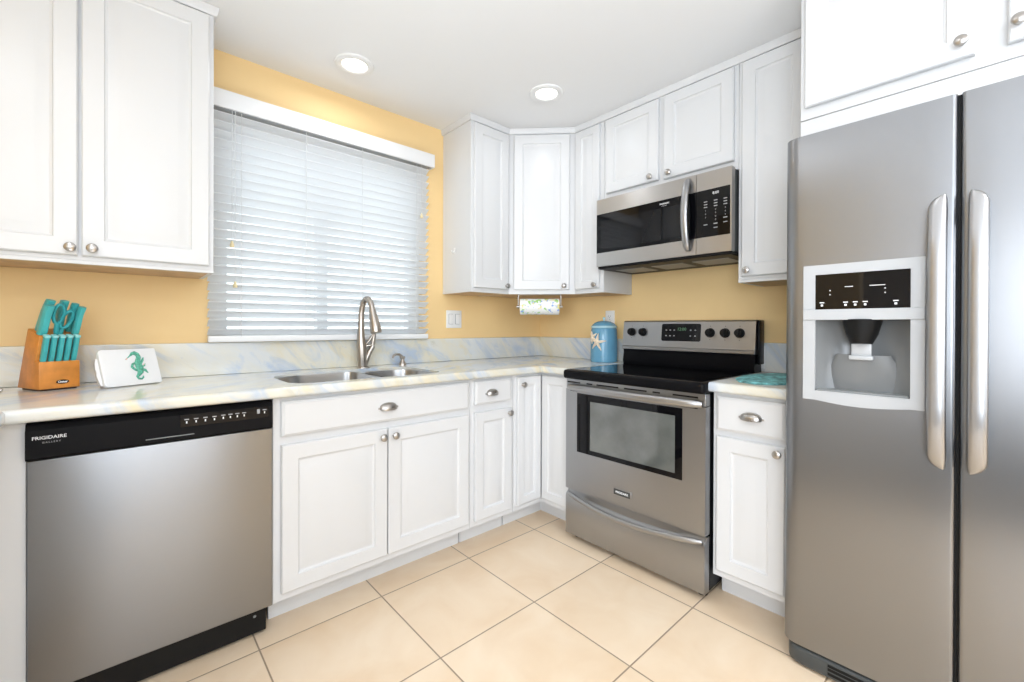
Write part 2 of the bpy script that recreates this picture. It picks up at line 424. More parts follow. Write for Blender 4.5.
# ------------------------------------------------------------------ wall cabinets (local frame: wall at y=0, front towards -y, x to the right, z from bottom)
UB, UD, UDB, UDT = 1.345, .302, .026, 1.012     # bottom height, depth, door bottom / top above it
HT = H - UB - .001
def carcass(cab, x0, x1, depth, h, under=True):
    MB().box(x0, x1, -depth, -.001, .012, h, .0015, 1).build('body', M['white'], cab)
    b = MB().box(x0 + .016, x1 - .016, -depth + .02, -.003, .0, .012, 0); b.build('underside', M['cab_under'], cab)
    r = MB(); r.box(x0, x1, -depth, -depth + .0199, 0, .0119); r.box(x0, x0 + .0159, -depth + .02, -.001, 0, .0119); r.box(x1 - .0159, x1, -depth + .02, -.001, 0, .0119)
    r.build('bottom_rail', M['white'], cab, smooth=False)
def door(cab, x0, x1, z0, z1, y, kx=None, kz=None, stile=.056, name='door'):
    d = MB().panel_door(x0, x1, z0, z1, y, stile=stile).build(name, M['white'], cab, angle=20)
    if kx is not None: knob(kx, kz, y - .02, d)
    return d
RB = R(-90)
# 1: by the blind, above the knife block
c = thing('wall_cabinet', 'white two-door wall cabinet above the wooden knife block, beside the window blind', 'cabinet', (-3.325, 0, UB), 0)
carcass(c, 0, 1.152, UD, HT)
door(c, .372, .769, UDB, UDT, -UD, .752, .050); door(c, .778, 1.136, UDB, UDT, -UD, .805, .052)
# 2: narrow, next to the corner
c = thing('wall_cabinet', 'narrow white wall cabinet above the light switch, small hook on its side', 'cabinet', (-.9015, 0, UB), 0)
carcass(c, 0, .303, UD, HT)
door(c, .018, .288, UDB, UDT, -UD, .265, .048)
# 3: diagonal corner cabinet
c = thing('corner_wall_cabinet', 'white diagonal corner wall cabinet above the paper towel roll', 'cabinet', (0, 0, UB), 0)
poly = [(-.001, -.001), (-.598, -.001), (-.598, -.302), (-.302, -.606), (-.001, -.606)]
MB().prism(poly, .012, HT).build('body', M['white'], c, smooth=False)
ins = [(-.02, -.02), (-.58, -.02), (-.58, -.29), (-.295, -.585), (-.02, -.585)]
MB().prism(ins, .002, .0119).build('underside', M['cab_under'], c, smooth=False)
b = MB(); p0, p1 = Vector((-.598, -.302)), Vector((-.302, -.606)); dd = (p1 - p0).normalized(); nn = Vector((dd.y, -dd.x))
b.prism([p0, p1, p1 - nn * .016, p0 - nn * .016], 0, .0118); b.build('bottom_rail', M['white'], c, smooth=False)
dg = MB(); dg.panel_door(.033, .387, UDB, UDT, 0)
mm = Matrix.Translation((p0.x, p0.y, 0)) @ Matrix.Rotation(math.atan2(dd.y, dd.x), 4, 'Z')
bmesh.ops.transform(dg.bm, matrix=mm, verts=dg.bm.verts)
d = dg.build('door', M['white'], c, angle=20)
kk = knob(.352, .050, -.02, d); kk.matrix_local = mm
# 4: slim, between corner and microwave
c = thing('wall_cabinet', 'slim white wall cabinet between the diagonal corner cabinet and the microwave', 'cabinet', (0, -.607, UB), RB)
carcass(c, 0, .2205, UD, HT)
door(c, .012, .195, UDB, UDT, -UD, .172, .046, stile=.045)
# 5: above the microwave
c = thing('wall_cabinet', 'short white two-door wall cabinet directly above the stainless microwave', 'cabinet', (0, -.829, 1.878), RB)
carcass(c, 0, .759, UD, H - 1.879)
door(c, .022, .358, .045, 2.357 - 1.878, -UD, .318, .068); door(c, .390, .742, .040, 2.357 - 1.878, -UD, .424, .064)
# 6: tall single door before the fridge
c = thing('wall_cabinet', 'tall single-door white wall cabinet between the microwave and the refrigerator', 'cabinet', (0, -1.589, UB), RB)
carcass(c, 0, .325, UD, HT)
door(c, .018, .278, UDB, UDT, -UD, .046, .052)
# 7: above the fridge
c = thing('deep_wall_cabinet', 'deep white two-door cabinet directly above the stainless refrigerator', 'cabinet', (0, -1.917, 1.782), RB)
MB().box(0, .925, -.62, -.001, .098, H - 1.783, .0015, 1).build('body', M['white'], c)
MB().box(0, .925, -.618, -.60, 0, .097, .001, 1).build('filler', M['white'], c)
door(c, .016, .431, .137, .572, -.62, .404, .178); door(c, .494, .905, .137, .572, -.62, .512, .184)

# ------------------------------------------------------------------ base cabinets
FD, TK, TO, BT = .607, .105, .09, .8705
def base_body(cab, x0, x1, depth=FD, ends=True):
    MB().box(x0, x1, -depth, -.001, TK, BT, .0012, 1).build('body', M['white'], cab)
    MB().box(x0 + .006, x1 - .006, -depth + TO, -depth + TO + .016, 0, TK - .0005).build('toe_kick', M['white'], cab, smooth=False)
    for a in (x0, x1 - .005): MB().box(a, a + .005, -depth + TO + .002, -.01, 0, TK - .0005).build('plinth_side', M['white'], cab, smooth=False)
# sink base
DWL, DWR = -2.6435, -2.0355
c = thing('base_cabinet', 'white sink base cabinet with two doors under a wide false drawer front', 'cabinet', (-2.031, 0, 0), 0)
b = MB(); W_ = .901
b.box(0, W_, -FD, -FD + .02, TK, BT, .001, 1); b.box(0, .016, -FD + .02, -.001, TK, BT); b.box(W_ - .016, W_, -FD + .02, -.001, TK, BT); b.box(.016, W_ - .016, -.012, -.001, TK, BT); b.box(.016, W_ - .016, -FD + .02, -.012, TK, TK + .016)
b.build('body', M['white'], c, smooth=False)
MB().box(0.006, W_ - .006, -FD + TO, -FD + TO + .016, 0, TK - .0005).build('toe_kick', M['white'], c, smooth=False)
door(c, .026, .4455, .137, .690, -FD, .420, .657); door(c, .4505, .8825, .137, .690, -FD, .476, .657)
d = MB().slab(.026, .8825, .722, .853, -FD).build('false_drawer_front', M['white'], c, angle=20)
cup_pull(.447, .790, -FD - .02, d)
# narrow drawer base
c = thing('base_cabinet', 'narrow white base cabinet with one drawer over one door, beside the sink cabinet', 'cabinet', (-1.1285, 0, 0), 0)
base_body(c, 0, .294)
door(c, .022, .268, .137, .694, -FD, .248, .668, stile=.05)
d = MB().slab(.022, .268, .733, .853, -FD).build('drawer', M['white'], c, angle=20)
cup_pull(.128, .794, -FD - .02, d, a=.038)
# corner base
c = thing('corner_base_cabinet', 'white corner base cabinet with two tall narrow doors meeting beside the range', 'cabinet', (-.833, 0, 0), 0)
poly = [(.832, -.001), (0, -.001), (0, -FD), (.833 - FD, -FD), (.833 - FD, -.838), (.832, -.838)]
MB().prism(poly, TK, BT).build('body', M['white'], c, smooth=False)
poly = [(.82, -.012), (.006, -.012), (.006, -FD + TO), (.833 - FD + TO, -FD + TO), (.833 - FD + TO, -.832), (.82, -.832)]
MB().prism(poly, 0, TK - .0005).build('toe_kick', M['white'], c, smooth=False)
d = door(c, .022, .833 - FD - .022, .137, .853, -FD, .054, .812, stile=.045)
b = MB(); b.panel_door(0, .206, .137, .853, 0, stile=.045)
mm = Matrix.Translation((.833 - FD, -FD - .022, 0)) @ Matrix.Rotation(RB, 4, 'Z')
bmesh.ops.transform(b.bm, matrix=mm, verts=b.bm.verts); b.build('door', M['white'], c, angle=20)
# right of the range
c = thing('base_cabinet', 'white base cabinet with one drawer and one door between the range and refrigerator', 'cabinet', (0, -1.608, 0), RB)
base_body(c, 0, .282)
door(c, .018, .268, .137, .690, -FD, .246, .664)
d = MB().slab(.018, .268, .715, .853, -FD).build('drawer', M['white'], c, angle=20)
cup_pull(.152, .790, -FD - .02, d)
# left leg of the counter: filler beside the dishwasher and the return cabinet
c = thing('base_cabinet', 'white cabinet return with plain end panel on the outer side of the dishwasher', 'cabinet', (-3.325, 0, 0), 0)
b = MB(); b.prism([(0, -.001), (.6838, -.001), (.6838, -.609), (.605, -.609), (.605, -1.65), (0, -1.65)], TK, BT); b.build('body', M['white'], c, smooth=False)
MB().prism([(.01, -.012), (.677, -.012), (.677, -.600), (.53, -.600), (.53, -1.64), (.01, -1.64)], 0, TK - .0005).build('toe_kick', M['white'], c, smooth=False)

# ------------------------------------------------------------------ counters and backsplashes
CT, CTH, CF = .9105, .0395, .656
def slab_poly(outer, hole=None, front_edges=None):
    t = bmesh.new()
    loops = [outer] + ([hole] if hole else [])
    es = []
    for lp in loops:
        vs = [t.verts.new((p[0], p[1], CT)) for p in lp]
        for i in range(len(vs)): es.append(t.edges.new((vs[i], vs[(i + 1) % len(vs)])))
    res = bmesh.ops.triangle_fill(t, use_beauty=True, use_dissolve=False, edges=es)
    if hole:
        xs = [p[0] for p in hole]; ys = [p[1] for p in hole]
        bad = [f for f in t.faces if all(min(xs) - 1e-4 <= v.co.x <= max(xs) + 1e-4 and min(ys) - 1e-4 <= v.co.y <= max(ys) + 1e-4 for v in f.verts)]
        print('HOLE', len(t.faces), len(bad))
        bmesh.ops.delete(t, geom=bad, context='FACES_ONLY')
    faces = t.faces[:]
    for f in faces:
        if f.normal.z < 0: f.normal_flip()
    ext = bmesh.ops.extrude_face_region(t, geom=faces)
    for e in ext['geom']:
        if isinstance(e, bmesh.types.BMVert): e.co.z = CT - CTH
    bmesh.ops.recalc_face_normals(t, faces=t.faces[:])
    bmesh.ops.dissolve_limit(t, angle_limit=R(1), verts=t.verts[:], edges=t.edges[:])
    sel = []
    for e in t.edges:
        a, b = e.verts
        if abs(a.co.z - b.co.z) < 1e-6 and e.calc_length() > .02:
            mid = (a.co + b.co) / 2
            if front_edges(mid): sel.append(e)
    bmesh.ops.bevel(t, geom=sel, offset=.013, segments=5, affect='EDGES', profile=.5)
    return t
SX0, SX1, SY0, SY1 = -1.958, -1.262, -.585, -.165
def rrect(x0, x1, y0, y1, r, n=8, rs=None):
    out = []
    for k, (cx, cy, a0) in enumerate(((x1, y1, 0), (x0, y1, 90), (x0, y0, 180), (x1, y0, 270))):
        rr = rs[k] if rs else r
        ccx = cx - rr if cx == x1 else cx + rr; ccy = cy - rr if cy == y1 else cy + rr
        for i in range(n + 1):
            a = R(a0 + 90 * i / n); out.append((ccx + rr * math.cos(a), ccy + rr * math.sin(a)))
    return out
outer = [(-3.327, -.001), (-.001, -.001), (-.001, -.842), (-CF, -.842), (-CF, -CF), (-2.672, -CF), (-2.672, -1.66), (-3.327, -1.66)]
hole = rrect(SX0, SX1, SY0, SY1, .07, rs=(.10, .16, .08, .08))
def fe(m): return (abs(m.y + CF) < .002 and m.x > -2.68) or (abs(m.x + CF) < .002) or (abs(m.x + 2.672) < .002)
t = slab_poly(outer, hole, fe)
o = MB(); o.add(t); o = o.build('countertop', M['stone'], angle=30)
tag(o, 'long L-shaped veined stone countertop around the sink, from knife block to range', 'countertop')
t = slab_poly([(-.001, -1.606), (-.001, -1.892), (-CF, -1.892), (-CF, -1.606)], None, lambda m: abs(m.x + CF) < .002 or (abs(m.y + 1.608) < .002 and False))
o = MB(); o.add(t); o = o.build('countertop', M['stone'], angle=30)
tag(o, 'short stone countertop piece between the range and refrigerator, under the teal mat', 'countertop')
BSZ = 1.058
b = MB().box(-3.327, -.001, -.0175, -.0005, CT + .0005, BSZ, .002, 1); tag(b.build('backsplash', M['stone']), 'long low blue veined stone backsplash under the window', 'backsplash')
b = MB().box(-.0175, -.0005, -.842, -.018, CT + .0005, BSZ, .002, 1); tag(b.build('backsplash', M['stone']), 'low stone backsplash behind the blue canister', 'backsplash')
b = MB().box(-.0175, -.0005, -1.892, -1.50, CT + .0005, BSZ, .002, 1); tag(b.build('backsplash', M['stone']), 'short pale blue stone backsplash behind the teal mat', 'backsplash')

# ------------------------------------------------------------------ sink
s = thing('kitchen_sink', 'stainless double bowl sink set under the stone counter', 'sink', (0, 0, CT - CTH))
def bowl(x0, x1, y0, y1, rs, dz):
    b = MB(); rings = []
    for ins, z in ((-.001, .029), (.001, .030), (.003, .028), (.005, .01), (.010, -dz + .03), (.022, -dz + .008), (.045, -dz)):
        rings.append([(p[0], p[1], z) for p in rrect(x0 + ins, x1 - ins, y0 + ins, y1 - ins, .05, rs=[max(.02, r - ins * .5) for r in rs])])
    b.rings(rings, cap=False)
    last = rings[-1]
    t = bmesh.new(); t.faces.new([t.verts.new(p) for p in last]); b.add(t)
    bmesh.ops.remove_doubles(b.bm, verts=b.bm.verts, dist=1e-5)
    bmesh.ops.recalc_face_normals(b.bm, faces=b.bm.faces[:])
    return b
xm = -1.545
bl = bowl(SX0 + .004, xm - .012, SY0 + .004, SY1 - .004, (.05, .15, .075, .05), .20).build('bowl', M['sinksteel'], s)
br = bowl(xm + .012, SX1 - .004, SY0 + .004, SY1 - .05, (.10, .05, .05, .075), .18).build('bowl', M['sinksteel'], s)
for bw, x, dz in ((bl, -1.75, .20), (br, -1.40, .18)):
    MB().lathe([(.045, -dz + .0005), (.045, -dz + .003), (.035, -dz + .003), (.030, -dz + .001), (0, -dz + .001)], 20, Matrix.Translation((x, -.36, 0))).build('drain', M['nickel'], bw)

# faucet: tall pull-down with waisted body
f = thing('kitchen_faucet', 'tall brushed nickel pull-down faucet behind the sink', 'faucet', (-1.468, -.088, CT))
MB().lathe([(.034, 0), (.034, .004), (.026, .008), (.0, .008)], 24).build('base', M['faucet'], f)
b = MB()
b.tube([(-.004, 0, .006), (-.006, 0, .06), (-.009, 0, .12), (-.012, 0, .17), (-.012, 0, .22), (-.011, 0, .268)], [.024, .0265, .0245, .0195, .0165, .0155], 18)
arc = [Vector((-.011 + .017 * (1 - math.cos(a)), -.036 * (1 - math.cos(a)), .268 + .105 * math.sin(a))) for a in [R(x) for x in range(0, 157, 12)]]
b.tube(arc, [.0155] * len(arc), 16)
b.build('spout', M['faucet'], f)
e = arc[-1]; dn = (arc[-1] - arc[-2]).normalized()
b = MB(); b.tube([e - dn * .004, e + dn * .035, e + dn * .085, e + dn * .118, e + dn * .124], [.0170, .0215, .0280, .0300, .0280], 22)
b.build('spray_head', M['faucet'], f)
b = MB(); b.tube([(.006, 0, .008), (.018, -.004, .045), (.036, -.008, .090), (.052, -.012, .118)], [.015, .015, .014, .013], 16); b.build('side_arm', M['faucet'], f)
b = MB(); b.tube([(.046, -.01, .114), (.052, -.012, .128), (.060, -.012, .175), (.064, -.012, .200)], [.007, .011, .008, .004], 14, flat=.7)
b.tube([(.008, 0, .112), (.030, -.004, .118), (.052, -.012, .122)], [.006, .008, .009], 12)
b.tube([(.012, 0, .118), (.036, -.006, .150), (.062, -.012, .195)], [.004, .009, .005], 12)
b.build('lever', M['faucet'], f)
# soap dispenser
f = thing('soap_dispenser', 'small brushed nickel soap dispenser pump beside the faucet', 'soap dispenser', (-1.232, -.088, CT))
MB().lathe([(.022, 0), (.022, .004), (.017, .014), (.011, .026), (.010, .034), (.016, .040), (.017, .046), (.012, .050), (0, .050)], 20).build('body', M['faucet'], f)
MB().tube([(-.004, 0, .048), (-.022, -.004, .062), (-.045, -.008, .064), (-.062, -.010, .056), (-.068, -.011, .044)], [.0085, .0075, .0065, .006, .0055], 12).build('nozzle', M['faucet'], f)

# ------------------------------------------------------------------ dishwasher
d = thing('dishwasher', 'stainless steel dishwasher with black control strip under the counter', 'dishwasher', (DWL + .003, 0, 0))
MB().box(.006, .602, -.585, -.03, .105, .865).build('body', M['blackmatte'], d, smooth=False)
b = MB().box(.002, .606, -.624, -.5855, .110, .762, .004, 3); b.build('door', M['dwsteel'], d)
t = [(-.5855, .764), (-.628, .764), (-.632, .770), (-.630, .845), (-.620, .862), (-.5855, .865)]
b = MB(); b.rings([[(x, y, z) for y, z in t] for x in (.0, .604)])
cp = b.build('control_panel', M['black'], d, angle=25)
b = MB().box(.335, .590, -.6325, -.6305, .805, .846, .0008, 1); b.build('button_panel', M['blackglass'], cp)
for i, (x, z) in enumerate([(.352 + k * .025, .826) for k in range(4)] + [(.452 + k * .0205, .827) for k in range(4)] + [(.577, .830)]):
    each('button_mark', M['ink_white'], cp, [(x - .0018, x + .0018, -.6335, -.6325, z - .009, z - .002)])
    each('button_caption', M['ink_grey'], cp, [(x - .006, x + .006, -.6334, -.6325, z + .002, z + .0055)])
each('button_mark', M['ink_grey'], cp, [(.553, .562, -.6334, -.6325, .822, .838)])
b = MB(); b.text('FRIGIDAIRE', .0125, Matrix.Translation((.046, -.6318, .8235)) @ Matrix.Scale(1.06, 4, (1, 0, 0)) @ Matrix.Rotation(R(90), 4, 'X'), bold=.0001)
b.build('brand_lettering', M['ink_white'], cp, smooth=False)
b = MB(); b.text('G A L L E R Y', .0062, front(.050, .8105, -.6318)); b.build('brand_lettering', M['ink_grey'], cp, smooth=False)
MB().box(.250, .372, -.6345, -.6318, .779, .782, .0008, 1).build('grip_slot', M['midgrey'], cp)
MB().box(.010, .592, -.590, -.572, .012, .108, .002, 1).build('toe_panel', M['blackmatte'], d)
for x in (.05, .556): MB().cyl((x, -.54, 0), (x, -.54, .106), .014).build('foot', M['blackmatte'], d)
MB().lathe([(.005, 0), (.004, .002), (0, .002)], 12, Matrix.Translation((.555, -.590, .075)) @ Matrix.Rotation(R(90), 4, 'X')).build('screw', M['midgrey'], d)

# ------------------------------------------------------------------ range
SY = -.845
g = thing('kitchen_range', 'freestanding stainless electric range with black cooktop and backguard', 'range', (0, SY, 0), RB)
W_ = .7574
MB().box(.003, W_ - .003, -.618, -.03, .03, .858, .003, 1).build('body', M['black'], g)
for x in (.04, W_ - .04):
    for y in (-.60, -.10): MB().lathe([(.020, 0), (.020, .012), (.012, .015), (.012, .0295), (0, .0295)], 16, Matrix.Translation((x, y, 0))).build('foot', M['blackmatte'], g)
# storage drawer with scooped upper edge and bowed handle
b = MB(); rings = []
n = 24
for i in range(n + 1):
    u = i / n; x = .004 + u * (W_ - .008); zc = .238 - .028 * math.sin(PI * u)
    rings.append([(x, -.622, .03), (x, -.662, .03), (x, -.665, .034), (x, -.6655, zc - .010), (x, -.660, zc + .004), (x, -.646 , zc + .016 + .0), (x, -.643, .262), (x, -.622, .262)])
b.rings(rings)
dr = b.build('drawer', M['rangesteel'], g, angle=40)
b = MB(); pts = []
for i in range(25):
    u = i / 24; pts.append((.030 + u * (.745 - .030), -.672 - .046 * math.sin(PI * u) ** .8, .250 - .022 * math.sin(PI * u)))
b.tube(pts, [.009] + [.0125] * 23 + [.009], 14, flat=.8); b.build('handle', M['handlesteel'], dr)
# oven door with window
od = MB()
wx0, wx1, wz0, wz1 = .079, .656, .479, .788
x0, x1, z0, z1 = .003, W_ - .003, .272, .806
for a in ((x0, wx0, z0, z1), (wx1, x1, z0, z1), (wx0, wx1, z0, wz0), (wx0, wx1, wz1, z1)):
    od.box(a[0], a[1], -.665, -.620, a[2], a[3])
od = od.build('oven_door', M['rangesteel'], g, smooth=False)
fr = MB(); ix0, ix1, iz0, iz1 = .163, .622, .502, .752
for a in ((wx0, ix0, wz0, wz1), (ix1, wx1, wz0, wz1), (ix0, ix1, wz0, iz0), (ix0, ix1, iz1, wz1)):
    fr.box(a[0], a[1], -.6640, -.640, a[2], a[3])
fr = fr.build('window_frame', M['blackglass'], od, smooth=False)
MB().box(ix0, ix1, -.6632, -.645, iz0, iz1).build('window_pane', M['ovenpane'], od, smooth=False)
b = MB(); pts = []; rad = []
for i in range(25):
    u = i / 24; pts.append((.030 + u * .714, -.676 - .040 * math.sin(PI * u) ** .6, .818)); rad.append(.017 if 0 < i < 24 else .013)
b.tube(pts, rad, 16, flat=.7, up=(0, 0, 1)); b.build('handle', M['handlesteel'], od)
bd = MB().box(.308, .409, -.669, -.6655, .321, .357, .001, 1).build('badge', M['handlesteel'], od)
b = MB(); b.box(.313, .404, -.6698, -.669, .325, .353); b.build('badge_plate', M['darkgrey'], bd, smooth=False)
b = MB(); b.text('FRIGIDAIRE', .0135, front(.3585, .339, -.6700), bold=.0003); b.build('lettering', M['ink_white'], bd, smooth=False)
vt = MB().box(.003, W_ - .003, -.662, -.620, .8075, .8597, .002, 1).build('vent_trim', M['rangesteel'], g)
each('vent_slot', M['blackmatte'], vt, [(a, e, -.6632, -.662, .8385, .8455) for a, e in ((.012, .098), (.140, .176), (.203, .332), (.364, .484), (.514, .550), (.610, .722))])
each('trim_slot', M['blackmatte'], od, [(a, e, -.6662, -.6655, .795, .7985) for a, e in ((.035, .098), (.640, .722))])
# cooktop
ck = MB().box(-.001, W_ + .001, -.690, -.06, .8605, .908, .014, 4).build('cooktop', M['black'], g)
MB().box(.022, W_ - .022, -.655, -.135, .9082, .9105, .001, 1).build('glass_top', M['blackglass'], ck)
# backguard
prof = [(-.030, .905), (-.120, .905), (-.128, .93), (-.118, .985), (-.122, 1.0), (-.030, 1.0)]
bgd = MB(); bgd.rings([[(x, y, z) for y, z in prof] for x in (.002, W_ - .002)]); bgd = bgd.build('backguard', M['black'], g, angle=50)
prof = [(-.030, 1.0005), (-.128, 1.0005), (-.136, 1.004), (-.136, 1.018), (-.128, 1.022), (-.112, 1.166), (-.100, 1.174), (-.030, 1.174)]
pn = MB(); pn.rings([[(x, y, z) for y, z in prof] for x in (-.001, W_ + .001)]); pn = pn.build('control_panel', M['rangesteel'], bgd, angle=30)
b = MB()
b.box(W_ + .0012, W_ + .012, -.098, -.03, .95, 1.172, .004, 2); b.build('end_cap', M['black'], bgd)
MB().box(-.012, -.0012, -.098, -.03, .95, 1.172, .004, 2).build('end_cap', M['black'], bgd)
sl = math.atan2(.016, .144)
def onpanel(x, z): return Matrix.Translation((x, -.1275 + (z - 1.022) * .1111, z)) @ Matrix.Rotation(-sl, 4, 'X')
b = MB(); t = bmesh.new(); pts = rrect(-.114, .114, -.049, .049, .010)
b.prism([(p[0], p[1]) for p in pts], 0, .003, onpanel(.372, 1.106) @ Matrix.Rotation(R(90), 4, 'X'))
dp = b.build('display', M['blackglass'], pn)
each('key_mark', M['ink_grey'], dp, [(ux - .004, ux + .004, -.0038, -.003, uz - .004, uz + .002) for ux in (-.085, -.061, -.037, .058, .084) for uz in (.014, -.018)], onpanel(.372, 1.106))
b = MB(); b.text('12:00', .024, onpanel(.372 + .006, 1.124) @ Matrix.Translation((0, -.0032, 0)) @ Matrix.Rotation(R(90), 4, 'X')); b.build('clock_digits', M['ink_green'], dp, smooth=False)
for x in (.060, .136, .536, .613, .684):
    m = onpanel(x, 1.106) @ Matrix.Rotation(R(90), 4, 'X')
    k = MB(); k.lathe([(.025, 0), (.025, .004), (.0225, .006), (.0205, .022), (.018, .025), (0, .025)], 24, m)
    kb = k.build('knob', M['blackmatte'], pn)
    q = MB(); q.box(-.0045, .0045, -.034, -.022, -.019, .019, .002, 2, onpanel(x, 1.106)); q.build('grip', M['blackmatte'], kb)
    each('mark', M['darkgrey'], kb, [(-.002, .002, -.0006, .0002, dz - .002, dz + .002) for dz in (.036, -.036)], onpanel(x, 1.106))

# ------------------------------------------------------------------ microwave
g = thing('microwave_oven', 'stainless over-the-range microwave with black glass door and keypad', 'microwave', (0, -.831, 1.487), RB)
W_ = .756; hh = .388
MB().box(.004, W_ - .004, -.340, -.002, .004, hh, .002, 1).build('body', M['darkgrey'], g)
def frame4(x0, x1, z0, z1, a0, a1, b0, b1, y0, y1, bev=.0):
    b = MB()
    for q in ((x0, a0, z0, z1), (a1, x1, z0, z1), (a0, a1, z0, b0), (a0, a1, b1, z1)):
        if q[1] - q[0] > 1e-4 and q[3] - q[2] > 1e-4: b.box(q[0], q[1], y0, y1, q[2], q[3])
    return b
dr = frame4(0, .5915, 0, hh, .0, .5915, .078, .303, -.3785, -.342).build('door', M['mwsteel'], g, smooth=False)
MB().box(.0, .5915, -.3778, -.345, .078, .303).build('door_glass', M['blackglass'], dr, smooth=False)
MB().box(.030, .405, -.3782, -.3775, .098, .262).build('window_pane', M['mwpane'], dr, smooth=False)
MB().box(.418, .520, -.3782, -.3775, .098, .262).build('window_pane', M['mwpane'], dr, smooth=False)
b = MB(); b.text('FRIGIDAIRE', .0105, front(.425, .283, -.3782), bold=.0001); b.text('G A L L E R Y', .005, front(.425, .272, -.3782)); b.build('brand_lettering', M['ink_white'], dr, smooth=False)
b = MB(); pts = []; n = 18
for i in range(n + 1):
    u = i / n; pts.append((.552, -.384 - .040 * math.sin(PI * u) ** .7, .025 + u * .348))
b.tube(pts, [.012] + [.0175] * (n - 1) + [.012], 14, flat=.55, up=(1, 0, 0)); b.build('handle', M['handlesteel'], dr)
kp = frame4(.5935, W_, 0, hh, .5935, .750, .078, .303, -.3785, -.342).build('control_panel', M['mwsteel'], g, smooth=False)
MB().box(.5935, .750, -.3780, -.345, .078, .303).build('panel_glass', M['blackglass'], kp, smooth=False)
b = MB()
cols = (.637, .684, .728)
rows = [.246, .233, .220]
each('key_mark', M['ink_grey'], kp, [(x - .008, x + .008, -.3786, -.3780, z - .0022, z + .0022) for z in rows for x in cols])
for k in range(10):
    r, x = (k // 3, cols[k % 3]) if k < 9 else (3, cols[1])
    b = MB(); b.text(str((k + 1) % 10), .010, front(x, .203 - r * .016, -.3783)); b.build('key_digit', M['ink_grey'], kp, smooth=False)
each('key_mark', M['ink_grey'], kp, [(x - .009, x + .009, -.3786, -.3780, z - .0022, z + .0022) for x, z in ((cols[2], .158), (cols[0], .137), (cols[1], .137), (cols[2], .137), (cols[1], .118))])
b = MB(); b.text('8:00', .017, front(.684, .281, -.3783)); b.build('clock_digits', M['ink_white'], kp, smooth=False)
b = MB(); b.box(.004, W_ - .004, -.372, -.01, -.014, .0035, .004, 1); un = b.build('underside', M['blackmatte'], g)
each('grease_filter', M['midgrey'], un, [(a, e, -.27, -.10, -.0165, -.0142) for a, e in ((.06, .24), (.29, .47), (.52, .70))])

# ------------------------------------------------------------------ refrigerator
g = thing('refrigerator', 'stainless side-by-side refrigerator with ice and water dispenser', 'refrigerator', (0, -1.897, 0), RB)
MB().box(.013, .908, -.690, -.03, .03, 1.762, .004, 1).build('body', M['darkgrey'], g)
MB().box(.03, .88, -.68, -.06, .001, .0295).build('base', M['blackmatte'], g, smooth=False)
ZB, ZT = .074, 1.772
def rounded_col(b, x0, x1, yb, yf, rad, side, z0, z1):
    pts = []
    if side < 0:
        pts = [(x0, yb), (x1, yb), (x1, yf)]
        pts += [(x0 + rad - rad * math.sin(R(a)), yf + (rad - rad * math.cos(R(a))) * .9) for a in range(0, 91, 10)]
    else:
        pts = [(x0, yb)]; pts = [(x1, yb), (x0, yb), (x0, yf)][::-1]
        pts = [(x0, yf), (x0, yb), (x1, yb)] + [(x1 - rad + rad * math.cos(R(a)), yf + (rad - rad * math.sin(R(a))) * .9) for a in range(0, 91, 10)]
    b.prism(pts, z0, z1)
fx0, fx1, fz0, fz1 = .078, .354, .912, 1.330
b = MB()
rounded_col(b, .009, fx0, -.696, -.762, .045, -1, ZB, ZT)
b.box(fx0, fx1, -.762, -.696, ZB, fz0); b.box(fx0, fx1, -.762, -.696, fz1, ZT)
rounded_col(b, fx1, .4225, -.696, -.762, .010, 1, ZB, ZT)
ld = b.build('freezer_door', M['fridgesteel'], g, angle=25)
b = MB(); rounded_col(b, .431, .50, -.696, -.762, .010, -1, ZB, ZT); rounded_col(b, .50, .912, -.696, -.762, .045, 1, ZB, ZT)
rd = b.build('fridge_door', M['fridgesteel'], g, angle=25)
b = MB(); b.box(.422, .4315, -.7455, -.690, ZB, ZT); b.build('gasket', M['blackmatte'], g, smooth=False)
# handles: tall, bowed, with blade-shaped ends
def fridge_handle(xc, parent, side):
    b = MB(); n = 30; z0, z1 = .750, 1.500; rings = []
    us = [0, .001, .004, .009, .016, .026, .04, .055]
    us = us + [.055 + .89 * k / 20 for k in range(1, 20)] + [1 - q for q in reversed(us)]
    for u in us:
        z = z0 + u * (z1 - z0)
        e = min(u, 1 - u) * (z1 - z0) / .04
        w = .0195 * (1 if e >= 1 else max(.10, math.sqrt(max(0, 1 - (1 - e) ** 2))))
        sk = side * (.0195 - w) * .75
        y = -.775 - .030 * min(1, math.sin(PI * u) * 1.8) ** .8
        th = .011
        sec = []
        for k in range(14):
            a = 2 * PI * k / 14
            sec.append((xc + sk + w * math.copysign(abs(math.cos(a)) ** .6, math.cos(a)), y + th * math.copysign(abs(math.sin(a)) ** .8, math.sin(a)), z))
        rings.append(sec)
    b.rings(rings)
    b.box(xc - .010, xc + .010, -.783, -.762, z0 + .03, z0 + .075, .004, 1); b.box(xc - .010, xc + .010, -.783, -.762, z1 - .075, z1 - .03, .004, 1)
    return b.build('handle', M['handlesteel'], parent)
fridge_handle(.387, ld, 1); fridge_handle(.464, rd, -1)
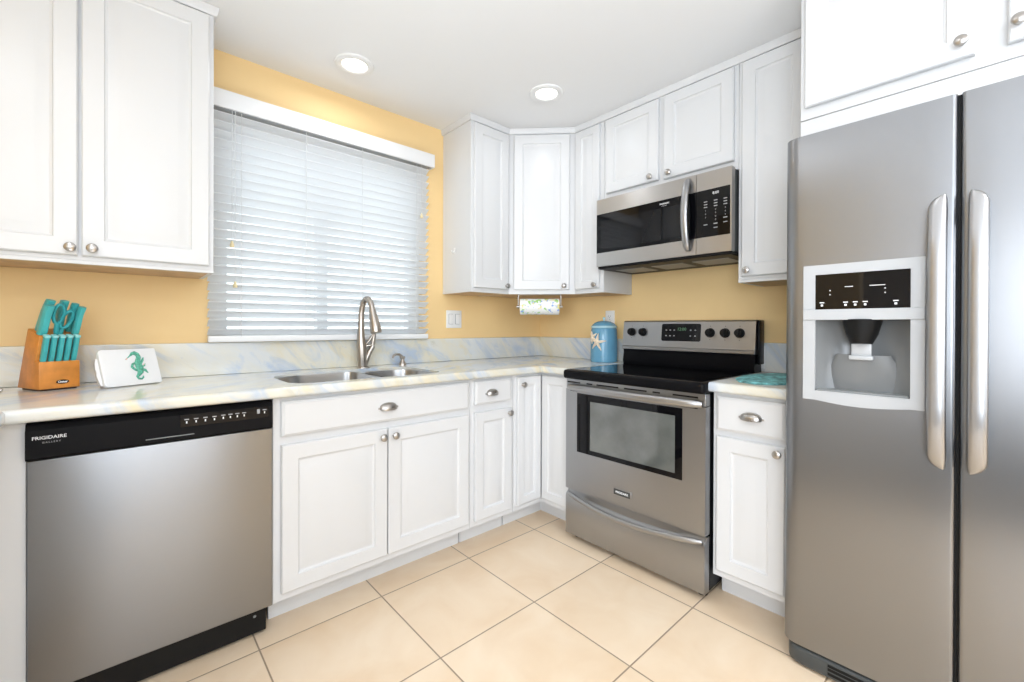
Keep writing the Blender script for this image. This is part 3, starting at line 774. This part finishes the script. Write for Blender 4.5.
# dispenser
ds = MB()
x0, x1, z0, z1 = .070, .362, .902, 1.337
cx0, cx1, cz0, cz1 = .103, .332, .932, 1.160
sx0, sx1, sz0, sz1 = .102, .330, 1.194, 1.306
yo, yi = -.772, -.762
for q in ((x0, cx0, z0, z1), (cx1, x1, z0, z1), (cx0, cx1, cz1, sz0), (cx0, cx1, sz1, z1)): ds.box(q[0], q[1], yo, yi, q[2], q[3])
n = 12
ds.prism([(cx0, cz0), (cx1, cz0)] + [(cx1 - (cx1 - cx0) * i / n, z0 - .010 * math.sin(PI * i / n)) for i in range(n + 1)], yo, yi, Matrix(((1, 0, 0, 0), (0, 0, 1, 0), (0, 1, 0, 0), (0, 0, 0, 1))))
ds = ds.build('dispenser', M['silver'], ld, smooth=False)
MB().box(x0, x1, yo - .004, yo, 1.160, 1.194, .0015, 1).build('shelf_bar', M['silver'], ds)
sc_ = MB().box(sx0, sx1, yo + .002, yi, sz0, sz1).build('screen', M['blackglass'], ds, smooth=False)
mk = [(x - w, x + w, yo + .0014, yo + .002, sz0 + z * .70, sz0 + z * .70 + h) for x, z, w, h in ((.190, .098, .010, .002), (.258, .098, .018, .002))]
mk += [(x - .003, x + .003, yo + .0014, yo + .002, sz0 + .010, sz0 + .016) for x in (.121, .182, .206, .230, .300)]
mk += [(x - .006, x + .006, yo + .0014, yo + .002, sz0 + .020, sz0 + .023) for x in (.121, .182, .206, .230, .300)]
mk += [(x - .0015, x + .0015, yo + .0014, yo + .002, sz0 + z, sz0 + z + .003) for x in (.142, .276) for z in (.045, .058)]
each('key_mark', M['ink_white'], sc_, mk)
# cavity with curved back
b = MB(); rings = []
m_ = 16
for j in range(9):
    z = cz0 + (cz1 - cz0) * j / 8
    dep = .075 - .025 * (1 - j / 8)
    rings.append([(cx0 + (cx1 - cx0) * i / m_, yi + .001 + dep * (1 - abs(2 * i / m_ - 1) ** 3.0), z) for i in range(m_ + 1)])
b.rings(rings, close=False, cap=False)
t = bmesh.new(); t.faces.new([t.verts.new(p) for p in rings[0]]); b.add(t)
t = bmesh.new(); t.faces.new([t.verts.new(p) for p in rings[-1]]); b.add(t)
cv = b.build('cavity', M['cavity'], ds)
xc = (cx0 + cx1) / 2
b = MB(); b.tube([(xc, -.735, cz1 - .001), (xc, -.738, cz1 - .045), (xc, -.742, cz1 - .075)], [.050, .040, .026], 20); b.build('chute', M['blackmatte'], cv)
b = MB(); b.box(xc - .025, xc + .025, -.748, -.738, cz1 - .118, cz1 - .070, .004, 2); b.box(xc - .030, xc + .030, -.756, -.742, cz1 - .124, cz1 - .110, .004, 2); b.build('paddle', M['silver'], cv)
rings = []
for j in range(7):
    u = j / 6; z = cz0 + .001 + u * .118; w = .102 * (1 - u ** 1.6 * .34); 
    rings.append([(xc + w * math.cos(R(180 + a)), -.700 - .004 * j + .030 * math.sin(R(180 + a)) * (1 - u * .3), z) for a in range(0, 181, 15)] + [(xc + w, -.700 - .004 * j, z), (xc - w, -.700 - .004 * j, z)])
b = MB(); b.rings(rings); b.build('splash_shield', M['cavity'], cv)
MB().box(cx0 + .004, cx1 - .004, yo + .004, -.715, cz0, cz0 + .006, .001, 1).build('drip_tray', M['midgrey'], cv)
# base grille
pts = [(.018, -.60), (.018, -.71), (.023, -.735), (.036, -.752), (.06, -.760), (.86, -.760), (.888, -.752), (.902, -.735), (.907, -.71), (.907, -.60)]
gr = MB(); gr.prism(pts, .006, .066, bev=.012, seg=4); gr = gr.build('base_grille', M['darkgrey'], g)
each('grille_slot', M['blackmatte'], gr, [(.14, .78, -.7615, -.758, z, z + .008) for z in (.020, .034, .046)])
for x in (.06, .85): MB().cyl((x, -.66, 0), (x, -.66, .03), .018).build('foot', M['blackmatte'], g)

# ------------------------------------------------------------------ window blind
bl = thing('window_blind', 'white horizontal slat blind covering the window above the sink', 'blind', (0, 0, 1.075))
bz = 1.075
X0, X1 = -2.160, -1.036
b = MB(); b.box(X0 - .0, -1.0002, -.062, -.050, 2.121 - bz, 2.202 - bz, .003, 2); b.box(-1.012, -1.0002, -.050, -.002, 2.121 - bz, 2.202 - bz, .002, 1)
b.build('valance', M['white_wall_box'], bl)
MB().box(X0, X1 + .01, -.046, -.006, 2.1195 - bz, 2.165 - bz, .002, 1).build('headrail', M['railgrey'], bl)
b = MB(); pitch = .0409; th = R(34); wS = .025
n = 26; zt0 = 1.106
for i in range(n):
    zc = zt0 + i * pitch - bz
    if zc > 2.108 - bz: break
    rings = []
    for x in (X0, X1):
        sec = []
        for k in range(7):
            v = -1 + 2 * k / 6; cr = .0022 * (1 - v * v)
            sec.append((x, -.031 + v * wS * math.cos(th) + cr * math.sin(th), zc - v * wS * math.sin(th) + cr * math.cos(th) + .0012))
        for k in range(6, -1, -1):
            v = -1 + 2 * k / 6; cr = .0022 * (1 - v * v)
            sec.append((x, -.031 + v * wS * math.cos(th) + cr * math.sin(th), zc - v * wS * math.sin(th) + cr * math.cos(th) - .0012))
        rings.append(sec)
    b.rings(rings)
b.build('slats', M['slat'], bl, angle=50)
MB().box(X0, X1, -.050, -.012, 1.060 - bz, 1.090 - bz, .005, 2).build('bottom_rail', M['white_wall_box'], bl)
for x in (-2.034, -1.752, -1.459, -1.123):
    b = MB()
    for y in (-.0565, -.0065): b.tube([(x, y, 1.085 - bz), (x, y, 2.115 - bz)], .0011, 6)
    b.build('ladder_cord', M['cord'], bl)
for x, z, y in ((-2.072, 1.500, -.061), (-2.060, 1.316, -.064), (-1.093, 1.800, -.061)):
    b = MB(); b.tube([(x, y, z + .02 - bz), (x, y - .002, 2.115 - bz)], .0011, 6)
    c = b.build('lift_cord', M['cord'], bl)
    MB().lathe([(.0035, .022), (.006, .014), (.0095, 0), (.008, -.006), (0, -.006)], 12, Matrix.Translation((x, y, z - bz))).build('tassel', M['tassel'], c)

# ------------------------------------------------------------------ plates on the walls
o = thing('light_switch', 'white double rocker switch plate on the wall beside the window blind', 'light switch', (-.816, 0, 1.184))
MB().box(-.060, .060, -.007, -.0005, -.058, .058, .003, 2).build('plate', M['plate'], o)
for x in (-.026, .026):
    MB().box(x - .0175, x + .0175, -.0085, -.0071, -.034, .034, .0008, 1).build('switch_frame', M['slotgrey'], o)
    MB().box(x - .0155, x + .0155, -.0115, -.0086, -.032, .032, .0012, 1).build('rocker', M['plate'], o)
def outlet(loc, rz, label, sl=True):
    o = thing('power_outlet', label, 'outlet', loc, rz)
    MB().box(-.036, .036, -.007, -.0005, -.058, .058, .003, 2).build('plate', M['plate'], o)
    for z in (-.020, .020):
        s_ = MB(); s_.prism(rrect(-.0165, .0165, z - .0145, z + .0145, .008), -.0102, -.0071, Matrix(((1, 0, 0, 0), (0, 0, 1, 0), (0, 1, 0, 0), (0, 0, 0, 1))))
        s_ = s_.build('socket', M['plate'], o)
        b = MB(); b.box(-.0075, -.005, -.0106, -.0102, z - .004, z + .006); b.box(.005, .0075, -.0106, -.0102, z - .004, z + .005); b.cyl((0, -.0106, z - .009), (0, -.0102, z - .009), .0025, seg=10)
        b.build('slot', M['blackmatte'], s_)
    MB().lathe([(.003, 0), (.002, .0012), (0, .0012)], 10, Matrix.Translation((0, -.007, 0)) @ Matrix.Rotation(R(90), 4, 'X')).build('screw', M['midgrey'], o)
outlet((0, -.663, 1.188), RB, 'white double power outlet on the wall behind the blue canister')
outlet((-.0178, -1.580, .985), RB, 'white power outlet on the stone backsplash next to the range backguard')
o = thing('adhesive_hook', 'tiny white hook stuck on the side of the narrow wall cabinet', 'hook', (-.9017, -.137, 1.59), RB)
MB().box(-.009, .009, -.004, -.0003, .0, .036, .002, 1).build('backplate', M['plate'], o)
MB().tube([(0, -.003, .022), (0, -.007, .010), (0, -.016, .004), (0, -.024, .010), (0, -.026, .020)], [.004, .004, .0038, .0035, .003], 10).build('hook_arm', M['plate'], o)

# ------------------------------------------------------------------ recessed lights
def can(x, y, label, watts):
    o = thing('recessed_light', label, 'ceiling light', (x, y, H), group='recessed ceiling lights')
    MB().lathe([(.056, -.001), (.060, -.008), (.075, -.012), (.088, -.007), (.091, -.0005), (.056, -.0005)], 36).build('trim_ring', M['plate'], o)
    MB().lathe([(.0555, -.0008), (.0555, -.004), (.035, -.0055), (0, -.006)], 36).build('lens', M['lens'], o)
    l = bpy.data.lights.new('lamp', 'AREA'); l.shape = 'DISK'; l.size = .10; l.energy = watts; l.color = (.90, .94, 1.0); l.spread = R(170)
    lo = bpy.data.objects.new('lamp', l); COL.objects.link(lo); lo.parent = o; lo.location = (0, 0, -.014)
    return o
can(-1.610, -.315, 'round recessed ceiling light over the sink, close to the window wall', 1.6)
can(-.738, -.764, 'round recessed ceiling light near the corner wall cabinets and range', 0.9)
can(-1.45, -1.95, 'added unseen recessed ceiling light in the middle of the kitchen, opposite the refrigerator', 0.8)  # this and the next three are added out of view for more even light
can(-2.75, -1.35, 'added unseen recessed ceiling light above the counter return', 3)
can(-2.5, -3.3, 'added unseen recessed ceiling light behind the camera towards the rear wall', 9)
can(-1.2, -3.3, 'added unseen recessed ceiling light behind the refrigerator towards the rear wall', 9)

# ------------------------------------------------------------------ knife block with knives
KX, KY, KR = -2.653, -.240, R(26)
kb = thing('knife_block', 'orange wooden knife block holding teal-handled knives on the counter', 'knife block', (KX, KY, CT), KR)
KW = .107
YZ = Matrix(((0, 0, 1, 0), (1, 0, 0, 0), (0, 1, 0, 0), (0, 0, 0, 1)))     # (y,z,x) -> (x,y,z)
prof = [(0, .006), (.146, .006), (.074, .214), (-.004, .186), (.026, .100), (0, .100)]
MB().prism(prof, 0, KW, YZ, bev=.003, seg=2).build('body', M['wood'], kb)
MB().box(.008, KW - .006, .008, .132, 0, .0058).build('foot', M['wood_dark'], kb, smooth=False)
b = MB(); b.lathe([(.017, 0), (.017, .0012), (0, .0012)], 28, Matrix.Translation((.060, -.0002, .028)) @ Matrix.Scale(.42, 4, (0, 0, 1)) @ Matrix.Rotation(R(90), 4, 'X'))
bd = b.build('badge', M['blackmatte'], kb)
b = MB(); b.text('Oster', .0105, front(.060, .028, -.0017), bold=.0003); b.build('lettering', M['ink_white'], bd, smooth=False)
kM = Matrix.Translation((KX, KY, CT)) @ Matrix.Rotation(KR, 4, 'Z')
lean = math.atan2(.064, .206)                    # forward lean of slots
def knife(name, label, px, py, pz, length, wid, thick, group, mat, sidelean=0.0, cap=False):
    """handle rises from (px,py,pz) in block coordinates along the slot direction"""
    o = tag(bpy.data.objects.new(name, None), label, 'knife' if name != 'kitchen_scissors' else 'scissors', group); COL.objects.link(o); o.empty_display_size = .03
    o.matrix_world = kM @ Matrix.Translation((px, py, pz)) @ Matrix.Rotation(sidelean, 4, 'Y') @ Matrix.Rotation(lean, 4, 'X')
    return o
def handle_mesh(length, wid, thick, hook):
    b = MB(); rings = []; n = 10
    for i in range(n + 1):
        u = i / n; z = u * length
        ww = wid * (.80 + .12 * math.sin(PI * u * 1.1) + (.22 * max(0, u - .75) / .25 if hook else 0)) * (.80 if i in (0, n) else 1)
        off = hook * -.010 * max(0, (u - .55) / .45) ** 2
        sec = []
        for k in range(12):
            a = 2 * PI * k / 12
            sec.append((thick / 2 * math.copysign(abs(math.cos(a)) ** .6, math.cos(a)), off + ww / 2 * math.copysign(abs(math.sin(a)) ** .7, math.sin(a)), z))
        rings.append(sec)
    b.rings(rings); return b
LAB = ['the farthest from the seahorse holder', 'second farthest from the seahorse holder', 'middle one of five', 'second nearest to the seahorse holder', 'the nearest to the seahorse holder']
first = None
for i in range(5):
    x = .014 + i * .0195
    lab = 'short teal steak knife in the front row, ' + LAB[i]
    if first is None:
        o = knife('steak_knife', lab, x, .011, .101, 0, 0, 0, 'steak knives in the front row', M['teal'])
        h = handle_mesh(.092, .023, .0145, 0).build('handle', M['teal'], o)
        MB().box(-.0072, .0072, -.0108, .0108, .086, .0945, .002, 2).build('end_cap', M['tealcap'], o)
        MB().box(-.0006, .0006, -.006, .006, -.06, .001).build('blade', M['blade'], o, smooth=False)
        first = o
    else:
        o = copy_tree(first); o['label'] = lab
        o.matrix_world = kM @ Matrix.Translation((x, .011, .101)) @ Matrix.Rotation(lean, 4, 'X')
big = [('chef_knife', 'large teal chef knife handle rising nearest the viewer above the plain block side', .012, .014, .1935, .106, .038, .023, R(3)),
       ('carving_knife', 'tall teal carving knife handle just behind the large chef knife handle', .022, .054, .204, .116, .036, .022, R(7)),
       ('utility_knife', 'teal utility knife handle at the front of the cluster beside the scissors', .097, .012, .1935, .104, .034, .018, R(3)),
       ('bread_knife', 'tall teal bread knife handle behind the scissors, furthest back in the block', .072, .060, .207, .112, .034, .020, R(1)),
       ('boning_knife', 'teal boning knife handle directly behind the utility knife, on the seahorse holder side', .094, .047, .202, .108, .032, .017, R(2))]
for nm, lab, x, y, z, ln, wd, tk, sd in big:
    o = knife(nm, lab, x, y, z, 0, 0, 0, 'large knives at the top of the block', M['teal'], sd)
    handle_mesh(ln, wd, tk, 1).build('handle', M['teal'], o)
    MB().box(-.0008, .0008, -.009, .009, -.10, .001).build('blade', M['blade'], o, smooth=False)
o = knife('kitchen_scissors', 'dark teal kitchen scissors with two loop handles in the middle of the knife block', .052, .010, .192, 0, 0, 0, None, M['tealdark'], R(3))
def loop(cx, cz, rx, rz, tilt):
    b = MB(); pts = []
    for i in range(25):
        a = 2 * PI * i / 24; px, pz = rx * math.cos(a), rz * math.sin(a)
        pts.append((cx + px * math.cos(tilt) - pz * math.sin(tilt), 0, cz + px * math.sin(tilt) + pz * math.cos(tilt)))
    b.tube(pts, .0052, 10, flat=1.3); return b
b = loop(-.010, .074, .013, .034, R(2)); b.tube([(-.010, 0, .042), (-.006, 0, .012), (-.004, 0, 0)], [.006, .008, .007], 10); b.build('handle', M['tealdark'], o)
b = loop(.013, .056, .013, .032, R(-12)); b.tube([(.008, .002, .026), (.006, .002, .008), (.005, .002, 0)], [.006, .008, .007], 10); b.build('handle', M['tealdark'], o)
b = MB(); b.box(-.007, -.001, -.001, .0, -.09, .002); b.box(.001, .008, .001, .002, -.09, .002); b.build('blade', M['blade'], o, smooth=False)

# ------------------------------------------------------------------ seahorse holder
PX, PY = -2.494, -.284
ang = math.atan2(.085, .159)
o = thing('ceramic_holder', 'white ceramic napkin holder with a green seahorse standing by the knife block', 'holder', (PX, PY, CT), ang)
PWd, PHt = .183, .140
tiltm = Matrix.Rotation(R(-20), 4, 'X')
out = rrect(0, PWd, .0, PHt, .008, n=4, rs=(.005, .012, .014, .006))
fp = MB(); fp.prism([(p[0], p[1]) for p in out], -.013, 0, tiltm @ Matrix(((1, 0, 0, 0), (0, 0, 1, 0), (0, 1, 0, 0), (0, 0, 0, 1))), bev=.002)
fp = fp.build('front_panel', M['ceramic'], o)
b = MB(); rings = []
for z, w in ((.012, .004), (.03, .012), (.05, .018), (.062, .014), (.075, .017), (.095, .013), (.112, .004)):
    rings.append([(-w * .5, .004, z), (.004, .0, z), (.010, .010 + w, z), (-.001, .012 + w, z)])
bmt = b; bmt.rings(rings); bmesh.ops.transform(bmt.bm, matrix=tiltm, verts=bmt.bm.verts); bmt.build('scalloped_edge', M['ceramic'], o, angle=60)
b = MB(); b.box(.01, PWd - .01, .0, .042, .0, .010, .003, 2); b.build('base', M['ceramic'], o)
b = MB(); b.box(.012, PWd - .012, .0, .010, .0, .085, .003, 2, Matrix.Translation((0, .030, .004))); b.build('back_panel', M['ceramic'], o)
# seahorse relief
def on_panel(x, z): return tiltm @ Vector((cx + (x - cx) * 1.08, -.0140, .018 + (z - .004) * 1.10))
def stroke(b, pts, rad):
    b.tube([on_panel(x, z) for x, z in pts], [r * 1.08 for r in rad], 10, flat=.35, up=(1, 0, 0))
b = MB(); cx = .112
S_ = 1.0
stroke(b, [(cx - .026, .082), (cx - .018, .089), (cx - .010, .097), (cx - .002, .099), (cx + .005, .094), (cx + .008, .084), (cx + .004, .072), (cx + .001, .062), (cx + .004, .050), (cx + .006, .040), (cx + .004, .030), (cx - .002, .022), (cx - .008, .014), (cx - .006, .008), (cx + .003, .006), (cx + .009, .010), (cx + .010, .016)],
       [.0015, .0022, .005, .0075, .0078, .0075, .008, .010, .0115, .011, .009, .006, .0045, .0038, .0034, .003, .002])
stroke(b, [(cx - .004, .066), (cx - .014, .060), (cx - .018, .050), (cx - .010, .040), (cx - .002, .034)], [.002, .004, .0045, .004, .003])
stroke(b, [(cx + .010, .060), (cx + .018, .072), (cx + .022, .082)], [.004, .004, .0015])
stroke(b, [(cx + .010, .048), (cx + .021, .052), (cx + .024, .060)], [.003, .0025, .001])
stroke(b, [(cx + .008, .040), (cx + .020, .036), (cx + .027, .024)], [.005, .005, .0012])
sh = b.build('seahorse', M['seagreen'], fp)
b = MB(); stroke(b, [(cx - .031, .077), (cx - .026, .082)], [.002, .0018]); stroke(b, [(cx + .018, .055), (cx + .021, .058)], [.002, .0015]); b.build('seahorse_accent', M['seapink'], sh)

# thin metal rod at the end of the counter
o = thing('metal_rod', 'thin grey metal rod lying on the counter beyond the knife block', 'rod', (-2.805, -.150, CT), R(-8))
MB().tube([(-.15, 0, .006), (.055, 0, .006), (.062, 0, .006)], [.006, .006, .004], 12).build('shaft', M['nickel'], o)
MB().tube([(-.17, 0, .0085), (-.10, 0, .0085)], [.0085, .0085], 14).build('grip', M['midgrey'], o)

# ------------------------------------------------------------------ canister
o = thing('canister', 'blue ceramic canister with a starfish on its side, on the counter beside the range', 'canister', (-.122, -.700, CT), 0)
MB().lathe([(.080, 0), (.0845, .004), (.086, .02), (.086, .10), (.084, .17), (.0815, .212), (.078, .218), (0, .218)], 40).build('jar', M['canister'], o)
b = MB(); b.lathe([(.081, .2185), (.083, .222), (.082, .231), (.078, .233), (0, .233)], 40); b.build('rim', M['canrim'], o)
ld_ = MB(); ld_.lathe([(.077, .2335), (.073, .241), (.060, .252), (.040, .261), (.018, .265), (0, .266)], 36); ld_ = ld_.build('lid', M['canister'], o)
MB().lathe([(.006, .265), (.0055, .272), (.009, .280), (.007, .288), (0, .290)], 16).build('finial', M['canrim'], ld_)
vd = (Vector((-2.4437, -2.3842)) - Vector((-.122, -.700))).normalized()
a0 = math.atan2(vd.y, vd.x) - R(32)
def oncan(u, z, h=.001):
    a = a0 + u / .086
    return Vector((math.cos(a) * (.086 + h), math.sin(a) * (.086 + h), z))
b = MB()
for cu, cz, L_, ph in ((.004, .128, .058, 10), (-.032, .158, .042, 40)):
    for k in range(5):
        a = R(ph + 72 * k)
        b.tube([oncan(cu, cz, .004), oncan(cu + .5 * L_ * math.cos(a), cz + .5 * L_ * math.sin(a), .004), oncan(cu + L_ * math.cos(a), cz + L_ * math.sin(a), .001)], [.011, .008, .002], 8)
b.build('starfish', M['starfish'], o)

# ------------------------------------------------------------------ paper towel
pc = Vector((-.430, -.416, 1.266)); ax = (Vector((1, -1.0, 0))).normalized()
pa = math.atan2(ax.y, ax.x)
o = thing('paper_towel_holder', 'chrome paper towel holder under the diagonal corner cabinet', 'holder', (pc.x, pc.y, UB - .0005), pa)
dz = pc.z - UB
b = MB()
for s_ in (-1, 1):
    b.tube([(s_ * .136, .0, 0), (s_ * .138, 0, -.02), (s_ * .138, 0, dz - .008)], .004, 10)
    b.lathe([(.012, -.003), (.012, .003), (0, .003)], 14, Matrix.Translation((s_ * .138, 0, dz)) @ Matrix.Rotation(R(90), 4, 'Y'))
b.box(-.142, .142, -.016, .016, -.003, 0, .001, 1); b.build('bracket', M['nickel'], o)
MB().tube([(-.150, 0, dz), (.150, 0, dz)], .006, 12).build('rod', M['nickel'], o)
o = tag(bpy.data.objects.new('paper_towel_roll', None), 'white paper towel roll with blue and green print hanging under the corner cabinet', 'paper towels'); COL.objects.link(o)
o.location = pc; o.rotation_euler = (0, 0, pa)
rm = Matrix.Rotation(R(90), 4, 'Y')
MB().lathe([(.0205, -.122), (.0515, -.126), (.052, -.124), (.052, .124), (.0515, .126), (.0205, .122)], 36, rm).build('sheets', M['towel'], o)
b = MB(); b.rings([[(x, r * math.cos(2 * PI * i / 24), r * math.sin(2 * PI * i / 24)) for i in range(24)] for r, x in ((.0200, -.124), (.0200, .124), (.0175, .124), (.0175, -.124), (.0200, -.124))], cap=False)
b.build('core', M['cab_under'], o)

# ------------------------------------------------------------------ mat
mx, my = -.335, -1.756
b = MB(); rings = []
for k, z in ((1.0, .0), (1.015, .003), (.99, .006), (.80, .0075), (.4, .008), (.02, .008)):
    rings.append([(.255 * k * math.cos(2 * PI * i / 48) * (1 + .02 * math.cos(12 * 2 * PI * i / 48)), .130 * k * math.sin(2 * PI * i / 48) * (1 + .02 * math.cos(12 * 2 * PI * i / 48)), z) for i in range(48)])
b.rings(rings)
o = b.build('place_mat', M['mat']); o.location = (mx, my, CT + .0005)
tag(o, 'oval teal mottled mat on the short counter beside the range', 'mat')
bpy.context.view_layer.update()
